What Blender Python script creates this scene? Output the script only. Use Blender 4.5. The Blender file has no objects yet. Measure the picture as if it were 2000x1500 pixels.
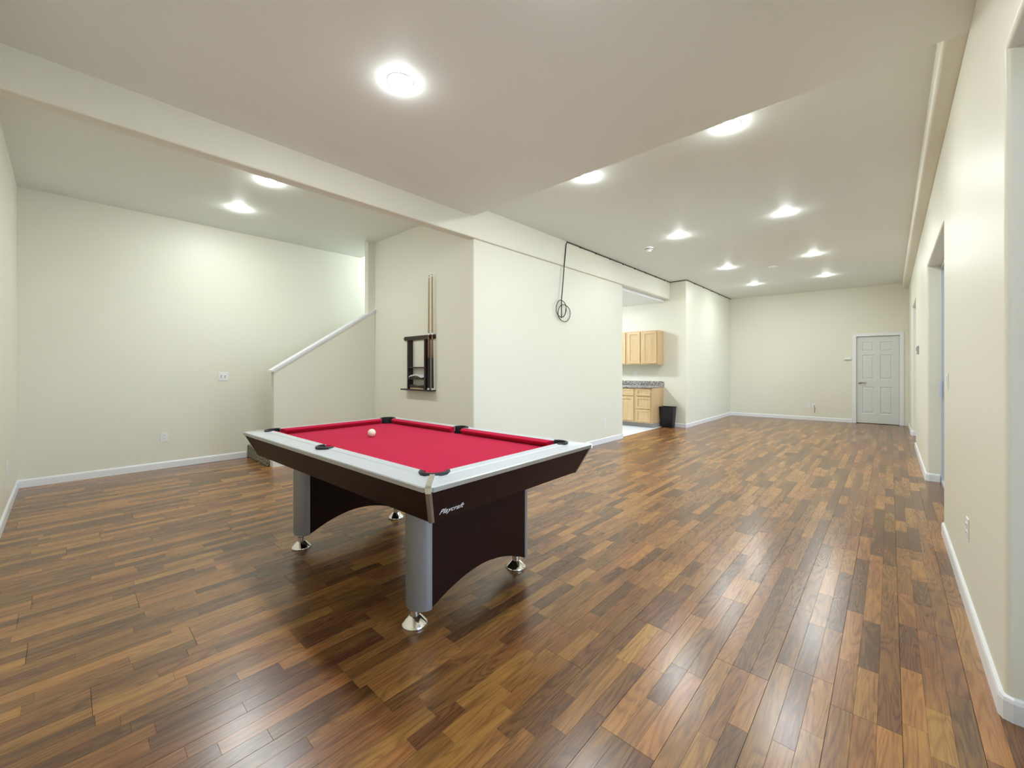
import bpy, bmesh, math, random
from mathutils import Vector, Matrix
PI = math.pi
random.seed(7)
scene = bpy.context.scene
COL = scene.collection

# ------------------------------------------------------------------ camera
YAW = math.radians(42.55)
cam_d = bpy.data.cameras.new('camera')
cam = bpy.data.objects.new('camera', cam_d)
COL.objects.link(cam)
cam.location = (0, 0, 1.28)
cam.rotation_euler = (PI / 2, 0, YAW)
cam_d.sensor_width = 36.0
cam_d.lens = 804.0 / 2000.0 * 36.0
cam_d.shift_y = -30.0 / 2000.0
cam_d.clip_start = 0.02
scene.camera = cam

# ------------------------------------------------------------------ light levels
LAMP = 335.0                      # radiance of every recessed lamp lens
LAMP_COL = (0.935, 0.99, 1.0)
KITCHEN_LAMP = 170.0
STAIR_FILL = 165.0
world = bpy.data.worlds.new('overcast_sky')
scene.world = world
world.use_nodes = True
wn = world.node_tree.nodes
wn['Background'].inputs[0].default_value = (0.62, 0.78, 1.0, 1)
wn['Background'].inputs[1].default_value = 5.4
scene.view_settings.view_transform = 'Standard'
scene.view_settings.look = 'None'
scene.view_settings.exposure = 0.25
scene.view_settings.gamma = 1.0
scene.view_settings.use_curve_mapping = False

# ------------------------------------------------------------------ material helpers
def new_mat(name):
    m = bpy.data.materials.new(name)
    m.use_nodes = True
    nt = m.node_tree
    return m, nt, nt.nodes['Principled BSDF']

def node(nt, t, **kw):
    n = nt.nodes.new(t)
    for k, v in kw.items():
        setattr(n, k, v)
    return n

def plain(name, col, rough=0.5, metal=0.0, noise=0.0, nscale=40, bump=0.0, bscale=200, spec=0.5, coat=0.0):
    m, nt, b = new_mat(name)
    b.inputs['Base Color'].default_value = (*col, 1)
    b.inputs['Roughness'].default_value = rough
    b.inputs['Metallic'].default_value = metal
    b.inputs['Specular IOR Level'].default_value = spec
    b.inputs['Coat Weight'].default_value = coat
    tc = node(nt, 'ShaderNodeTexCoord')
    if noise > 0:
        n = node(nt, 'ShaderNodeTexNoise')
        n.inputs['Scale'].default_value = nscale
        n.inputs['Detail'].default_value = 4
        nt.links.new(tc.outputs['Object'], n.inputs['Vector'])
        mx = node(nt, 'ShaderNodeMix', data_type='RGBA')
        mx.inputs[6].default_value = (*[c * (1 - noise) for c in col], 1)
        mx.inputs[7].default_value = (*[min(1, c * (1 + noise)) for c in col], 1)
        nt.links.new(n.outputs['Fac'], mx.inputs[0])
        nt.links.new(mx.outputs[2], b.inputs['Base Color'])
    if bump > 0:
        n2 = node(nt, 'ShaderNodeTexNoise')
        n2.inputs['Scale'].default_value = bscale
        n2.inputs['Detail'].default_value = 3
        nt.links.new(tc.outputs['Object'], n2.inputs['Vector'])
        bp = node(nt, 'ShaderNodeBump')
        bp.inputs['Strength'].default_value = bump
        bp.inputs['Distance'].default_value = 0.002
        nt.links.new(n2.outputs['Fac'], bp.inputs['Height'])
        nt.links.new(bp.outputs['Normal'], b.inputs['Normal'])
    return m

def emit(name, col, strength):
    m, nt, b = new_mat(name)
    b.inputs['Base Color'].default_value = (0.9, 0.9, 0.9, 1)
    b.inputs['Emission Color'].default_value = (*col, 1)
    b.inputs['Emission Strength'].default_value = strength
    return m

def ramp(nt, stops):
    r = node(nt, 'ShaderNodeValToRGB')
    els = r.color_ramp.elements
    while len(els) < len(stops):
        els.new(0.5)
    for e, (p, c) in zip(els, stops):
        e.position = p
        e.color = (*c, 1)
    return r

def math_node(nt, op, a, b=None, c=None):
    n = node(nt, 'ShaderNodeMath', operation=op)
    for i, v in enumerate((a, b, c)):
        if v is None:
            continue
        if isinstance(v, (int, float)):
            n.inputs[i].default_value = v
        else:
            nt.links.new(v, n.inputs[i])
    return n.outputs[0]

def wood(name, lo, mid, hi, rough, axis, attr=None, fine=0.10, ring=0.16):
    """streaky wood; axis = index of the grain direction; attr = per-piece random colour attribute"""
    m, nt, b = new_mat(name)
    geo = node(nt, 'ShaderNodeNewGeometry')
    tc = node(nt, 'ShaderNodeTexCoord')
    src = geo.outputs['Position'] if attr else tc.outputs['Object']
    if attr:
        at = node(nt, 'ShaderNodeAttribute', attribute_name=attr)
        sep = node(nt, 'ShaderNodeSeparateColor')
        nt.links.new(at.outputs['Color'], sep.inputs[0])
        off = node(nt, 'ShaderNodeVectorMath', operation='SCALE')
        nt.links.new(at.outputs['Color'], off.inputs[0])
        off.inputs['Scale'].default_value = 37.0
        ad = node(nt, 'ShaderNodeVectorMath', operation='ADD')
        nt.links.new(src, ad.inputs[0])
        nt.links.new(off.outputs[0], ad.inputs[1])
        src = ad.outputs[0]
        tone = sep.outputs[0]
    def stretched(across, along):
        mp = node(nt, 'ShaderNodeMapping')
        s = [across] * 3
        s[axis] = along
        mp.inputs['Scale'].default_value = s
        nt.links.new(src, mp.inputs['Vector'])
        return mp.outputs[0]
    n1 = node(nt, 'ShaderNodeTexNoise')
    n1.inputs['Scale'].default_value = 1.0
    n1.inputs['Detail'].default_value = 1.0
    n1.inputs['Distortion'].default_value = 0.6
    nt.links.new(stretched(12, 1.25), n1.inputs['Vector'])
    rings = math_node(nt, 'SINE', math_node(nt, 'MULTIPLY', n1.outputs['Fac'], 75.0))
    n2 = node(nt, 'ShaderNodeTexNoise')
    n2.inputs['Scale'].default_value = 1.0
    n2.inputs['Detail'].default_value = 5.0
    n2.inputs['Roughness'].default_value = 0.65
    nt.links.new(stretched(170, 9), n2.inputs['Vector'])
    n3 = node(nt, 'ShaderNodeTexNoise')
    n3.inputs['Scale'].default_value = 1.0
    n3.inputs['Detail'].default_value = 2.0
    nt.links.new(stretched(16, 1.6), n3.inputs['Vector'])
    rings = math_node(nt, 'POWER', math_node(nt, 'MULTIPLY_ADD', rings, 0.5, 0.5), 2.5)
    v = math_node(nt, 'MULTIPLY_ADD', rings, -ring, ring * 0.3)
    v = math_node(nt, 'ADD', v, math_node(nt, 'MULTIPLY', math_node(nt, 'SUBTRACT', n2.outputs['Fac'], 0.5), fine * 8))
    v = math_node(nt, 'ADD', v, math_node(nt, 'MULTIPLY', math_node(nt, 'SUBTRACT', n3.outputs['Fac'], 0.5), 0.7))
    if attr:
        v = math_node(nt, 'ADD', v, tone)
    else:
        v = math_node(nt, 'ADD', v, 0.5)
    r = ramp(nt, [(0.0, lo), (0.5, mid), (1.0, hi)])
    nt.links.new(v, r.inputs[0])
    out = r.outputs[0]
    if attr:
        hs = node(nt, 'ShaderNodeHueSaturation')
        hue = math_node(nt, 'MULTIPLY_ADD', sep.outputs[2], 0.014, 0.494)
        nt.links.new(hue, hs.inputs['Hue'])
        nt.links.new(out, hs.inputs['Color'])
        out = hs.outputs[0]
    nt.links.new(out, b.inputs['Base Color'])
    b.inputs['Roughness'].default_value = rough
    if attr:
        b.inputs['Specular IOR Level'].default_value = 0.85
    bp = node(nt, 'ShaderNodeBump')
    bp.inputs['Strength'].default_value = 0.05
    bp.inputs['Distance'].default_value = 0.001
    nt.links.new(n2.outputs['Fac'], bp.inputs['Height'])
    nt.links.new(bp.outputs['Normal'], b.inputs['Normal'])
    return m

WALL = plain('cream_wall_paint', (0.80, 0.783, 0.66), 0.42, bump=0.25, bscale=130, noise=0.012, nscale=3, spec=0.35)
CEIL = plain('ceiling_paint', (0.845, 0.875, 0.82), 0.55, bump=0.15, bscale=130, noise=0.01, nscale=3, spec=0.3)
KWHITE = plain('kitchen_ceiling_white', (0.86, 0.87, 0.86), 0.5, noise=0.01)
TRIM = plain('white_gloss_trim', (0.84, 0.85, 0.87), 0.3, noise=0.01, nscale=8)
DOORW = plain('white_door_paint', (0.70, 0.72, 0.70), 0.4, noise=0.01, nscale=8)
FLOORW = wood('laminate_strip_wood', (0.105, 0.044, 0.019), (0.245, 0.105, 0.033), (0.42, 0.195, 0.054), 0.25, 1, attr='tone', fine=0.13, ring=0.26)
UNDER = plain('dark_underlay', (0.03, 0.02, 0.015), 0.9, noise=0.1)
PLASTIC = plain('white_plastic', (0.86, 0.86, 0.86), 0.35, noise=0.01)
SLOT = plain('dark_slot', (0.05, 0.05, 0.05), 0.6, noise=0.05)
BLACK = plain('black_rubber', (0.012, 0.013, 0.016), 0.5, noise=0.1)
FELT = plain('crimson_felt', (0.47, 0.010, 0.046), 0.95, noise=0.10, nscale=600, bump=0.2, bscale=900, spec=0.1)
FELT.node_tree.nodes['Principled BSDF'].inputs['Sheen Weight'].default_value = 0.12
FELT.node_tree.nodes['Principled BSDF'].inputs['Sheen Tint'].default_value = (1.0, 0.35, 0.45, 1)
SILVER = plain('brushed_silver_laminate', (0.55, 0.58, 0.61), 0.36, metal=0.15, noise=0.03, nscale=250)
LEGM = plain('silver_leg_paint', (0.29, 0.293, 0.30), 0.4, metal=0.4, noise=0.03, nscale=250)
ALU = plain('anodised_edge', (0.44, 0.43, 0.42), 0.3, metal=0.85, noise=0.02)
CHROME = plain('chrome', (0.82, 0.82, 0.80), 0.12, metal=1.0, noise=0.01)
ESPRESSO = plain('espresso_laminate', (0.016, 0.0055, 0.0045), 0.4, noise=0.12, nscale=30, spec=0.18)
LETTER = plain('white_print', (0.80, 0.80, 0.80), 0.5, noise=0.01)
IVORY = plain('ivory_ball', (0.86, 0.80, 0.66), 0.12, noise=0.01)
RACKW = plain('dark_mahogany', (0.022, 0.008, 0.010), 0.35, noise=0.2, nscale=25)
MAPLE = wood('maple_cabinet', (0.47, 0.30, 0.135), (0.62, 0.43, 0.22), (0.70, 0.53, 0.32), 0.4, 2, fine=0.05, ring=0.10)
CUEW = plain('maple_cue_shaft', (0.40, 0.28, 0.125), 0.3, noise=0.05)
CUED = plain('brown_cue_forearm', (0.24, 0.11, 0.035), 0.3, noise=0.15)
CLOTHW = plain('white_cotton', (0.82, 0.82, 0.82), 0.9, noise=0.03)
BRISTLE = plain('tan_bristles', (0.52, 0.38, 0.22), 0.9, noise=0.2, nscale=300)
TOEK = plain('grey_vinyl', (0.33, 0.31, 0.29), 0.6, noise=0.06)
TILEM = plain('white_floor_tile', (0.80, 0.82, 0.86), 0.25, noise=0.03, nscale=6)
GROUT = plain('pale_grout', (0.62, 0.62, 0.62), 0.9, noise=0.05)
BIN = plain('navy_black_plastic', (0.006, 0.006, 0.013), 0.4, noise=0.1)
VINYL = plain('white_vinyl_frame', (0.55, 0.60, 0.68), 0.35, noise=0.01)
NICKEL = plain('satin_nickel', (0.45, 0.44, 0.42), 0.3, metal=1.0, noise=0.02)
PATIO = plain('pale_concrete_patio', (0.62, 0.61, 0.58), 0.9, noise=0.1, nscale=6)
STAT = plain('grey_plastic', (0.42, 0.43, 0.42), 0.5, noise=0.02)

def carpet_mat():
    m, nt, b = new_mat('speckled_grey_carpet')
    tc = node(nt, 'ShaderNodeTexCoord')
    n = node(nt, 'ShaderNodeTexNoise')
    n.inputs['Scale'].default_value = 55
    n.inputs['Detail'].default_value = 3
    nt.links.new(tc.outputs['Object'], n.inputs['Vector'])
    r = ramp(nt, [(0.40, (0.05, 0.05, 0.045)), (0.50, (0.19, 0.18, 0.14)), (0.60, (0.46, 0.43, 0.34))])
    nt.links.new(n.outputs['Fac'], r.inputs[0])
    nt.links.new(r.outputs[0], b.inputs['Base Color'])
    b.inputs['Roughness'].default_value = 1.0
    bp = node(nt, 'ShaderNodeBump')
    bp.inputs['Strength'].default_value = 0.6
    nt.links.new(n.outputs['Fac'], bp.inputs['Height'])
    nt.links.new(bp.outputs['Normal'], b.inputs['Normal'])
    return m
CARPET = carpet_mat()

def granite_mat():
    m, nt, b = new_mat('speckled_counter')
    tc = node(nt, 'ShaderNodeTexCoord')
    v = node(nt, 'ShaderNodeTexVoronoi')
    v.inputs['Scale'].default_value = 75
    nt.links.new(tc.outputs['Object'], v.inputs['Vector'])
    sep = node(nt, 'ShaderNodeSeparateColor')
    nt.links.new(v.outputs['Color'], sep.inputs[0])
    r = ramp(nt, [(0.0, (0.06, 0.05, 0.045)), (0.35, (0.20, 0.17, 0.15)), (0.65, (0.36, 0.32, 0.29)), (1.0, (0.62, 0.60, 0.58))])
    nt.links.new(sep.outputs[0], r.inputs[0])
    nt.links.new(r.outputs[0], b.inputs['Base Color'])
    b.inputs['Roughness'].default_value = 0.25
    return m
GRANITE = granite_mat()

def glass_mat():
    m = bpy.data.materials.new('window_glass')
    m.use_nodes = True
    nt = m.node_tree
    nt.nodes.clear()
    o = node(nt, 'ShaderNodeOutputMaterial')
    t = node(nt, 'ShaderNodeBsdfTransparent')
    t.inputs[0].default_value = (0.93, 0.96, 0.97, 1)
    g = node(nt, 'ShaderNodeBsdfGlossy')
    g.inputs['Roughness'].default_value = 0.02
    f = node(nt, 'ShaderNodeFresnel')
    f.inputs[0].default_value = 1.45
    mx = node(nt, 'ShaderNodeMixShader')
    nt.links.new(f.outputs[0], mx.inputs[0])
    nt.links.new(t.outputs[0], mx.inputs[1])
    nt.links.new(g.outputs[0], mx.inputs[2])
    nt.links.new(mx.outputs[0], o.inputs[0])
    return m
GLASS = glass_mat()
LENS = emit('lamp_lens', LAMP_COL, LAMP)
KLENS = emit('kitchen_lamp_diffuser', (0.80, 0.90, 1.0), KITCHEN_LAMP)
SLENS = emit('stair_fill_glow', (0.74, 0.86, 1.0), STAIR_FILL)  # glow of the added stairwell fill

# ------------------------------------------------------------------ mesh helpers
def obj(name, bm, mat, parent=None, smooth=False, kind=None, loc=None):
    bmesh.ops.recalc_face_normals(bm, faces=bm.faces)
    me = bpy.data.meshes.new(name)
    bm.to_mesh(me)
    bm.free()
    if mat:
        me.materials.append(mat)
    if smooth:
        me.polygons.foreach_set('use_smooth', [True] * len(me.polygons))
        me.set_sharp_from_angle(angle=math.radians(38))
    o = bpy.data.objects.new(name, me)
    COL.objects.link(o)
    if parent:
        o.parent = parent
    if loc:
        o.location = loc
    if kind:
        o['kind'] = kind
    return o

def struct(name, bm, mat, parent=None, smooth=False):
    return obj(name, bm, mat, parent, smooth, 'structure' if parent is None else None)

def tag(o, label, cat, group=None):
    o['label'] = label
    o['category'] = cat
    if group:
        o['group'] = group
    return o

def thing(name, label, cat, loc=(0, 0, 0), rotz=0.0, group=None):
    o = bpy.data.objects.new(name, None)
    o.empty_display_size = 0.05
    COL.objects.link(o)
    o.location = loc
    o.rotation_euler = (0, 0, rotz)
    return tag(o, label, cat, group)

def add_box(bm, x0, x1, y0, y1, z0, z1, bevel=0.0, M=None):
    v = [bm.verts.new(p) for p in ((x0, y0, z0), (x1, y0, z0), (x1, y1, z0), (x0, y1, z0),
                                   (x0, y0, z1), (x1, y0, z1), (x1, y1, z1), (x0, y1, z1))]
    fs = [bm.faces.new([v[i] for i in q]) for q in
          ((0, 3, 2, 1), (4, 5, 6, 7), (0, 1, 5, 4), (1, 2, 6, 5), (2, 3, 7, 6), (3, 0, 4, 7))]
    if bevel > 0:
        es = list({e for f in fs for e in f.edges})
        r = bmesh.ops.bevel(bm, geom=es, offset=bevel, segments=2, affect='EDGES', profile=0.5)
        vs = list({w for f in r['faces'] for w in f.verts} | {w for w in v if w.is_valid})
    else:
        vs = v
    if M is not None:
        # transform every vert of this connected box
        seen, stack = set(vs), list(vs)
        while stack:
            w = stack.pop()
            for e in w.link_edges:
                q = e.other_vert(w)
                if q not in seen:
                    seen.add(q)
                    stack.append(q)
        bmesh.ops.transform(bm, matrix=M, verts=list(seen))
    return bm

def box(*a, **k):
    return add_box(bmesh.new(), *a, **k)

def add_prism(bm, pts, z0, z1):
    """vertical prism over a 2D outline (counter clockwise)"""
    lo = [bm.verts.new((p[0], p[1], z0)) for p in pts]
    hi = [bm.verts.new((p[0], p[1], z1)) for p in pts]
    n = len(pts)
    bm.faces.new(list(reversed(lo)))
    bm.faces.new(hi)
    for i in range(n):
        j = (i + 1) % n
        bm.faces.new((lo[i], lo[j], hi[j], hi[i]))
    return bm

def rounded(pts, radii, seg=6):
    """round chosen corners of a polygon; radii = {index: radius}"""
    out = []
    n = len(pts)
    for i, p in enumerate(pts):
        r = radii.get(i, 0)
        if r <= 0:
            out.append(p)
            continue
        P, A, B = Vector(p), Vector(pts[i - 1]), Vector(pts[(i + 1) % n])
        a, b = (A - P).normalized(), (B - P).normalized()
        ang = a.angle(b)
        t = r / math.tan(ang / 2)
        c = P + (a + b).normalized() * (r / math.sin(ang / 2))
        s, e = P + a * t - c, P + b * t - c
        a0 = math.atan2(s.y, s.x)
        da = math.atan2(e.y, e.x) - a0
        while da > PI:
            da -= 2 * PI
        while da < -PI:
            da += 2 * PI
        for k in range(seg + 1):
            an = a0 + da * k / seg
            out.append((c.x + r * math.cos(an), c.y + r * math.sin(an)))
    return out

def add_lathe(bm, prof, cx=0, cy=0, cz=0, seg=32, a0=0.0, a1=2 * PI, closed_prof=False):
    full = abs(a1 - a0 - 2 * PI) < 1e-6
    ns = seg if full else seg + 1
    rings = []
    for k in range(ns):
        an = a0 + (a1 - a0) * k / seg
        rings.append([bm.verts.new((cx + r * math.cos(an), cy + r * math.sin(an), cz + z)) for r, z in prof])
    m = len(prof)
    for k in range(seg):
        A, B = rings[k], rings[(k + 1) % ns]
        for i in range(m if closed_prof else m - 1):
            j = (i + 1) % m
            bm.faces.new((A[i], B[i], B[j], A[j]))
    if not full and closed_prof:
        bm.faces.new(rings[0])
        bm.faces.new(list(reversed(rings[-1])))
    bmesh.ops.remove_doubles(bm, verts=bm.verts, dist=1e-6)
    return bm

def lathe(*a, **k):
    return add_lathe(bmesh.new(), *a, **k)

def add_tube(bm, pts, r, seg=8, radii=None, closed=False):
    pts = [Vector(p) for p in pts]
    n = len(pts)
    tang = []
    for i in range(n):
        if closed:
            d = pts[(i + 1) % n] - pts[i - 1]
        else:
            d = pts[min(i + 1, n - 1)] - pts[max(i - 1, 0)]
        tang.append(d.normalized())
    up = Vector((0, 0, 1)) if abs(tang[0].z) < 0.9 else Vector((1, 0, 0))
    nrm = (up - tang[0] * up.dot(tang[0])).normalized()
    rings = []
    for i in range(n):
        if i:
            nrm = (nrm - tang[i] * nrm.dot(tang[i])).normalized()
        bi = tang[i].cross(nrm)
        rr = radii[i] if radii else r
        rings.append([bm.verts.new(pts[i] + (nrm * math.cos(2 * PI * k / seg) + bi * math.sin(2 * PI * k / seg)) * rr)
                      for k in range(seg)])
    for i in range(n if closed else n - 1):
        A, B = rings[i], rings[(i + 1) % n]
        for k in range(seg):
            q = (k + 1) % seg
            bm.faces.new((A[k], A[q], B[q], B[k]))
    if not closed:
        bm.faces.new(list(reversed(rings[0])))
        bm.faces.new(rings[-1])
    return bm

def tube(*a, **k):
    return add_tube(bmesh.new(), *a, **k)

def cut(o, cutters):
    """subtract cutter bmeshes from object o and bake the result"""
    bm = bmesh.new()
    for c in cutters:
        c(bm)
    bmesh.ops.recalc_face_normals(bm, faces=bm.faces)
    me = bpy.data.meshes.new('cut_tmp')
    bm.to_mesh(me)
    bm.free()
    c = bpy.data.objects.new('cut_tmp', me)
    COL.objects.link(c)
    c.matrix_world = o.matrix_world
    md = o.modifiers.new('cut', 'BOOLEAN')
    md.operation = 'DIFFERENCE'
    md.solver = 'EXACT'
    md.object = c
    dg = bpy.context.evaluated_depsgraph_get()
    new = bpy.data.meshes.new_from_object(o.evaluated_get(dg))
    o.modifiers.clear()
    old = o.data
    o.data = new
    bpy.data.meshes.remove(old)
    bpy.data.objects.remove(c)
    bpy.data.meshes.remove(me)
    return o

def cyl(cx, cy, r, z0, z1, seg=40):
    def f(bm):
        add_prism(bm, [(cx + r * math.cos(2 * PI * k / seg), cy + r * math.sin(2 * PI * k / seg)) for k in range(seg)], z0, z1)
    return f

def wall_grid(us, vs, holes, t, to_xyz, bevel_edges=None, bevel=0.0):
    """wall in (u along, v up) with rectangular holes, thickness t (w from 0 to t); to_xyz(u,v,w)"""
    bm = bmesh.new()
    V = {}
    def vert(i, j, k):
        if (i, j, k) not in V:
            V[(i, j, k)] = bm.verts.new(to_xyz(us[i], vs[j], t * k))
        return V[(i, j, k)]
    def solid(i, j):
        if i < 0 or j < 0 or i >= len(us) - 1 or j >= len(vs) - 1:
            return False
        cu, cv = (us[i] + us[i + 1]) / 2, (vs[j] + vs[j + 1]) / 2
        return not any(a < cu < b and c < cv < d for a, b, c, d in holes)
    for i in range(len(us) - 1):
        for j in range(len(vs) - 1):
            if not solid(i, j):
                continue
            for k in (0, 1):
                bm.faces.new((vert(i, j, k), vert(i + 1, j, k), vert(i + 1, j + 1, k), vert(i, j + 1, k)))
            for di, dj, a, b in ((-1, 0, (i, j), (i, j + 1)), (1, 0, (i + 1, j), (i + 1, j + 1)),
                                 (0, -1, (i, j), (i + 1, j)), (0, 1, (i, j + 1), (i + 1, j + 1))):
                if not solid(i + di, j + dj):
                    bm.faces.new((vert(*a, 0), vert(*b, 0), vert(*b, 1), vert(*a, 1)))
    bmesh.ops.recalc_face_normals(bm, faces=bm.faces)
    if bevel_edges:
        es = [e for e in bm.edges if bevel_edges((e.verts[0].co, e.verts[1].co))]
        bmesh.ops.bevel(bm, geom=es, offset=bevel, segments=4, affect='EDGES', profile=0.5)
    return bm

# ------------------------------------------------------------------ room dimensions (metres)
XL, XR = -6.87, 0.31          # left wall, right wall
YN = -0.337                   # wall behind and left of the camera
XP = -3.63                    # partition face
YA = 3.28                     # alcove end wall (cue rack wall)
YK = 9.10                     # kitchen end wall
XI = -3.24                    # inner wall beyond the kitchen
XS = -5.90                    # knee wall face
ZH, ZL, ZA, ZK = 3.20, 3.07, 3.23, 2.765
FA = math.atan2(0.25, 3.55)   # the far wall is slightly out of square
FO = Vector((XI, 12.465, 0))
FM = Matrix.Translation(FO) @ Matrix.Rotation(FA, 4, 'Z')

# ------------------------------------------------------------------ floor: base slab, strips, kitchen tiles
floor = struct('floor', box(-7.1, 0.60, -0.5, 13.2, -0.06, -0.004), UNDER)
SW = 0.0665
F = Vector((-math.sin(YAW), math.cos(YAW)))
R = Vector((math.cos(YAW), math.sin(YAW)))
def project(x, y, z):
    d = x * F.x + y * F.y
    if d < 0.25:
        return None
    return 1000 + 804 * (x * R.x + y * R.y) / d, 720 - 804 * (z - 1.28) / d
strips = []
rs = random.Random(11)
board_off = {}
for k in range(-104, 8):
    x0 = 0.0325 + SW * k
    x1 = x0 + SW
    xm = (x0 + x1) / 2
    if x1 < XL - 0.05 or x0 > 0.55:
        continue
    if xm > XI - 0.02:
        ys, ye = YN, 12.85
    elif xm > -3.62:
        ys, ye = YN, YK
    elif xm > -3.69:
        ys, ye = YN, YK
    else:
        ys, ye = YN, YA
    b = k // 3
    if b not in board_off:
        board_off[b] = rs.uniform(0, 1.2)
    y = ys - 1.2 + board_off[b] - 0.4
    while y < ye:
        # one 1.2 m board: this strip of it is split into three or four lengths
        n = rs.choice((2, 2, 3, 3, 4))
        w = [rs.uniform(0.6, 1.4) for _ in range(n)]
        s = sum(w)
        yy = y
        for q in range(n):
            ln = 1.2 * w[q] / s
            a0, a1 = max(yy, ys), min(yy + ln, ye)
            if a1 - a0 > 0.01:
                strips.append((x0, x1, a0, a1, k % 3, q == 0, q == n - 1))
            yy += ln
        y += 1.2

def strip_faces(st):
    x0, x1, a0, a1, c, first, last = st
    gl = 0.0006 if c == 0 else 0.0002
    gr = 0.0006 if c == 2 else 0.0002
    g0 = 0.0006 if first else 0.0002
    g1 = 0.0006 if last else 0.0002
    return x0 + gl, x1 - gr, a0 + g0, a1 - g1

def strip_tone(r):
    t = r.random()
    if t < 0.34:
        v = r.uniform(0.06, 0.28)
    elif t < 0.78:
        v = r.uniform(0.32, 0.62)
    else:
        v = r.uniform(0.62, 0.85)
    return (v, r.random(), r.random(), 1.0)

def strips_mesh(name, sts, r):
    verts, faces, cols = [], [], []
    for st in sts:
        x0, x1, a0, a1 = strip_faces(st)
        i = len(verts)
        e = 0.0004
        verts += [(x0, a0, -0.004), (x1, a0, -0.004), (x1, a1, -0.004), (x0, a1, -0.004),
                  (x0, a0, -e), (x1, a0, -e), (x1, a1, -e), (x0, a1, -e),
                  (x0 + e, a0 + e, 0), (x1 - e, a0 + e, 0), (x1 - e, a1 - e, 0), (x0 + e, a1 - e, 0)]
        for q in ((0, 1, 5, 4), (1, 2, 6, 5), (2, 3, 7, 6), (3, 0, 4, 7),
                  (4, 5, 9, 8), (5, 6, 10, 9), (6, 7, 11, 10), (7, 4, 8, 11), (8, 9, 10, 11)):
            faces.append([i + j for j in q])
        cols += [strip_tone(r)] * 36
    me = bpy.data.meshes.new(name)
    me.from_pydata(verts, [], faces)
    at = me.color_attributes.new('tone', 'FLOAT_COLOR', 'CORNER')
    at.data.foreach_set('color', [c for t in cols for c in t])
    me.materials.append(FLOORW)
    return me

def strip_size(st):
    pr = [project(x, y, 0) for x, y in ((st[0], st[2]), (st[1], st[2]), (st[1], st[3]), (st[0], st[3]))]
    if any(p is None for p in pr):
        return 0.0
    cx, cy = sum(p[0] for p in pr) / 4, sum(p[1] for p in pr) / 4
    if not (-40 < cx < 2040 and 700 < cy < 1540):
        return 0.0
    ar = 0.0
    for i in range(4):
        (ax, ay), (bx, by) = pr[i], pr[(i + 1) % 4]
        ar += ax * by - bx * ay
    return abs(ar) / 2
order = sorted(range(len(strips)), key=lambda i: -strip_size(strips[i]))
near = set(order[:300])
rt = random.Random(5)
for i in sorted(near):
    me = strips_mesh('plank', [strips[i]], rt)
    o = bpy.data.objects.new('plank', me)
    COL.objects.link(o)
    o.parent = floor
fo = bpy.data.objects.new('plank_field', strips_mesh('plank_field', [s for i, s in enumerate(strips) if i not in near], rt))
COL.objects.link(fo)
fo.parent = floor
fo['kind'] = 'stuff'

kfloor = struct('floor_kitchen', box(-5.90, -3.695, YA + 0.13, YK, -0.003, -0.001), GROUT)
for i in range(6):
    for j in range(9):
        xa = -3.6925 - 0.33 * (i + 1)
        ya = YK - 0.33 * (j + 1)
        obj('tile', box(xa + 0.002, xa + 0.328, ya + 0.002, ya + 0.328, -0.001, 0.003), TILEM, kfloor)

# ------------------------------------------------------------------ ceilings
struct('ceiling', box(-3.72, 0.60, 3.25, 13.2, ZH, ZH + 0.15), CEIL)
struct('ceiling_lowered', box(-3.60, 0.60, -0.5, 3.25, ZL, ZH + 0.15), CEIL)
bm = box(-6.99, -3.72, -0.5, 3.42, ZA, ZA + 0.12)
struct('ceiling_alcove', bm, CEIL)
struct('ceiling_kitchen', box(XS, -3.72, YA + 0.14, YK + 0.05, ZK, ZK + 0.1), KWHITE)
# beam between the main room and the alcove, and over the kitchen opening
b2 = [(-3.72, 2.82), (-3.60, 2.82), (-3.60, 3.34), (-3.72, 3.34)]
bm = bmesh.new()
prof = rounded(b2, {0: 0.012, 1: 0.014}, 4)
A = [bm.verts.new((p[0], -0.337, p[1])) for p in prof]
B = [bm.verts.new((p[0], YK, p[1])) for p in prof]
bm.faces.new(A)
bm.faces.new(list(reversed(B)))
for i in range(len(prof)):
    j = (i + 1) % len(prof)
    bm.faces.new((A[i], B[i], B[j], A[j]))
struct('ceiling_beam', bm, WALL, smooth=True)
# soffit along the top of the right wall
s2 = rounded([(0.205, 3.30), (0.205, ZL), (0.31, ZL), (0.31, 3.30)], {1: 0.03}, 6)
bm = bmesh.new()
A = [bm.verts.new((p[0], 3.25, p[1])) for p in s2]
B = [bm.verts.new((p[0], 12.9, p[1])) for p in s2]
bm.faces.new(A)
bm.faces.new(list(reversed(B)))
for i in range(len(s2)):
    j = (i + 1) % len(s2)
    bm.faces.new((A[i], B[i], B[j], A[j]))
struct('ceiling_soffit', bm, WALL, smooth=True)

# ------------------------------------------------------------------ walls
struct('wall_back', box(-6.99, 0.60, YN - 0.12, YN, 0, 3.35), WALL)
struct('wall_left', box(XL - 0.12, XL, YN, 7.2, 0, 5.2), WALL)
# alcove end wall and partition, one L shaped piece with a rounded outer corner
pts = [(XS, YA), (XP, YA), (XP, 6.97), (XP - 0.12, 6.97), (XP - 0.12, YA + 0.12), (XS, YA + 0.12)]
bm = bmesh.new()
add_prism(bm, rounded(pts, {1: 0.02, 2: 0.012}, 5), 0, 2.82)
struct('wall_partition', bm, WALL, smooth=True)
struct('wall_alcove', box(XS, -3.72, YA, YA + 0.12, 2.82, ZA), WALL)
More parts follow.
